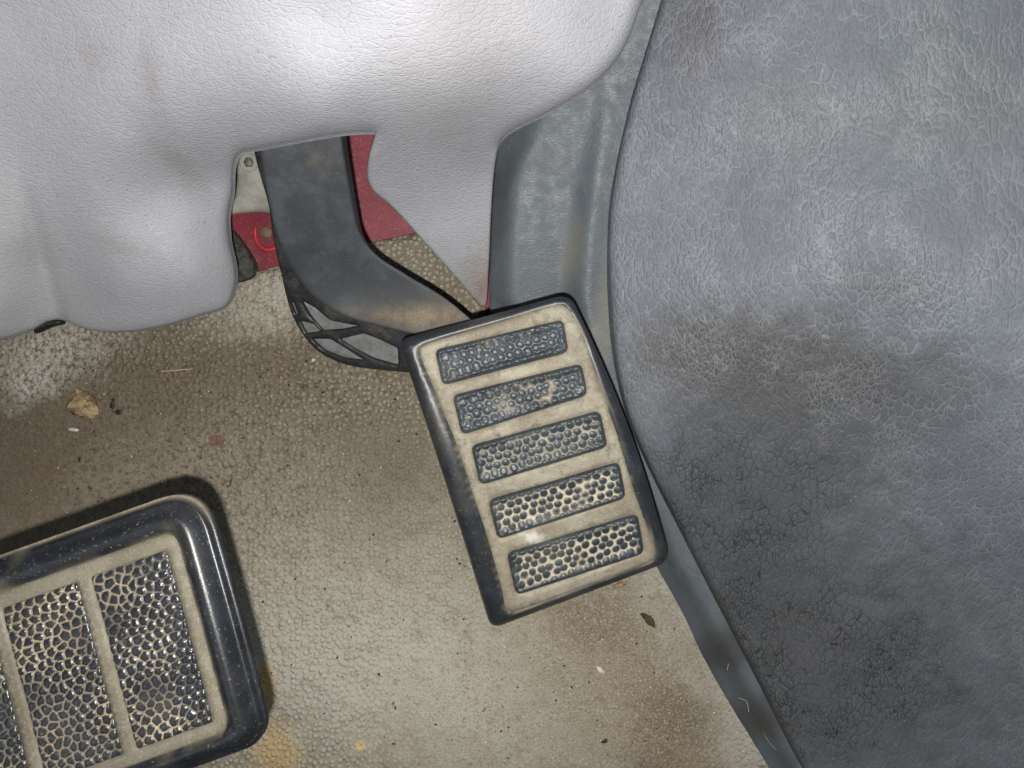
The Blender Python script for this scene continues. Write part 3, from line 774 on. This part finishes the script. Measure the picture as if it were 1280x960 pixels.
blob('pale_chip', 392, 450, .0007, .5, M_PALE, 'tiny white chip on the floor left of the accelerator arm', 'chip', 'pale chips on the floor', seed=12, ax=1.2)
blob('ochre_chip', 775, 731, .0011, .5, M_OCHRE, 'small ochre chip under the lower edge of the accelerator pedal', 'chip', seed=13, ax=2.6, ang=.3, z=.001)
def strand(name, pts, r, mat, label, cat, group=None):
    c = np.array([P1(x, y, z) for x, y, z in pts]); n = 8*(len(c)-1)+1
    t = np.linspace(0, len(c)-1, n); i = np.clip(t.astype(int), 0, len(c)-2); f = (t-i)[:, None]
    g = lambda k: c[np.clip(k, 0, len(c)-1)]
    p = .5*((2*g(i))+(-g(i-1)+g(i+1))*f+(2*g(i-1)-5*g(i)+4*g(i+1)-g(i+2))*f**2+(-g(i-1)+3*g(i)-3*g(i+1)+g(i+2))*f**3)
    tn = np.gradient(p, axis=0); tn /= np.linalg.norm(tn, axis=1)[:, None]
    a = np.cross(tn, [0, 0, 1]); a /= np.linalg.norm(a, axis=1)[:, None]; b = np.cross(tn, a)
    vs, fs = [], []
    for k in range(n):
        rr = r*(.35+.65*math.sin(math.pi*(k+.5)/n)**.4)
        for j in range(6): q = math.pi*j/3; vs.append(p[k]+(a[k]*math.cos(q)+b[k]*math.sin(q))*rr)
    for k in range(n-1):
        for j in range(6): fs.append((k*6+j, k*6+(j+1) % 6, k*6+6+(j+1) % 6, k*6+6+j))
    fs += [tuple(range(6)), tuple(reversed(range((n-1)*6, n*6)))]
    return tag(mk(name, vs, fs, mat), label, cat, group)
strand('straw', [(202, 464, .0012), (218, 463, .001), (241, 461, .0012)], .00028, M_STRAW, 'thin dry straw on the floor between crumb and accelerator arm', 'straw')
strand('twig', [(283, 609, .0008), (287, 607, .0009), (290, 598, .0008)], .0003, M_DARK, 'short curled black twig on the floor above the brake pedal corner', 'twig')
strand('fibre', [(905, 808, .014), (911, 822, .014), (909, 838, .013)], .00009, M_PALE, 'upper pale fibre caught on the sill trim', 'fibre', 'fibres on the sill trim')
strand('fibre', [(922, 872, .013), (933, 877, .012), (936, 890, .012)], .00009, M_PALE, 'curved pale fibre in the middle of the sill trim', 'fibre', 'fibres on the sill trim')
strand('fibre', [(954, 915, .012), (963, 930, .012), (972, 938, .012)], .00009, M_STRAW, 'lowest fibre on the sill trim, tan coloured', 'fibre', 'fibres on the sill trim')

# ------------------------------------------------------------------ loose grit, too fine to count
def grit(name, n, mat, seed, rmin, rmax, regions, label):
    rs = random.Random(seed); vs, fs = [], []
    for _ in range(n):
        x0, y0, sx, sy = rs.choice(regions); x = rs.gauss(x0, sx); y = rs.gauss(y0, sy)
        if not inside(fl, np.array([[x, y]]))[0] or y < 330: continue
        if x > 815+(y-712)*.57: continue
        r = rmin+(rmax-rmin)*rs.random()**3; z = .0005+float(floor_h(np.array([[x, y]]))[0])
        c = P1(x, y, z); k = len(vs); a = rs.uniform(0, 3); e = rs.uniform(1, 1.9)
        for dx, dy, dz_ in ((e, 0, 0), (0, 1, 0), (-e, 0, 0), (0, -1, 0), (.1, .1, .8), (0, 0, -.8)):
            dx, dy = dx+rs.uniform(-.3, .3), dy+rs.uniform(-.3, .3)
            vs.append((c[0]+r*(dx*math.cos(a)-dy*math.sin(a)), c[1]+r*(dx*math.sin(a)+dy*math.cos(a)), c[2]+r*dz_))
        for i in range(4): fs += [(k+i, k+(i+1) % 4, k+4), (k+(i+1) % 4, k+i, k+5)]
    return tag(mk(name, vs, fs, mat, smooth=False), label, None, kind='stuff')
R = [(150, 520, 150, 80), (330, 560, 180, 160), (780, 850, 90, 70), (620, 860, 180, 70), (420, 440, 80, 50), (480, 700, 130, 140)]
grit('sand_grit', 1100, M_PALE, 1, .00010, .00036, [(780, 850, 90, 70), (620, 860, 180, 70), (250, 520, 200, 100)], 'pale grit scattered over the floor')
grit('dark_grit', 700, M_DARK, 2, .00014, .00055, R, 'dark specks of dirt scattered over the floor')
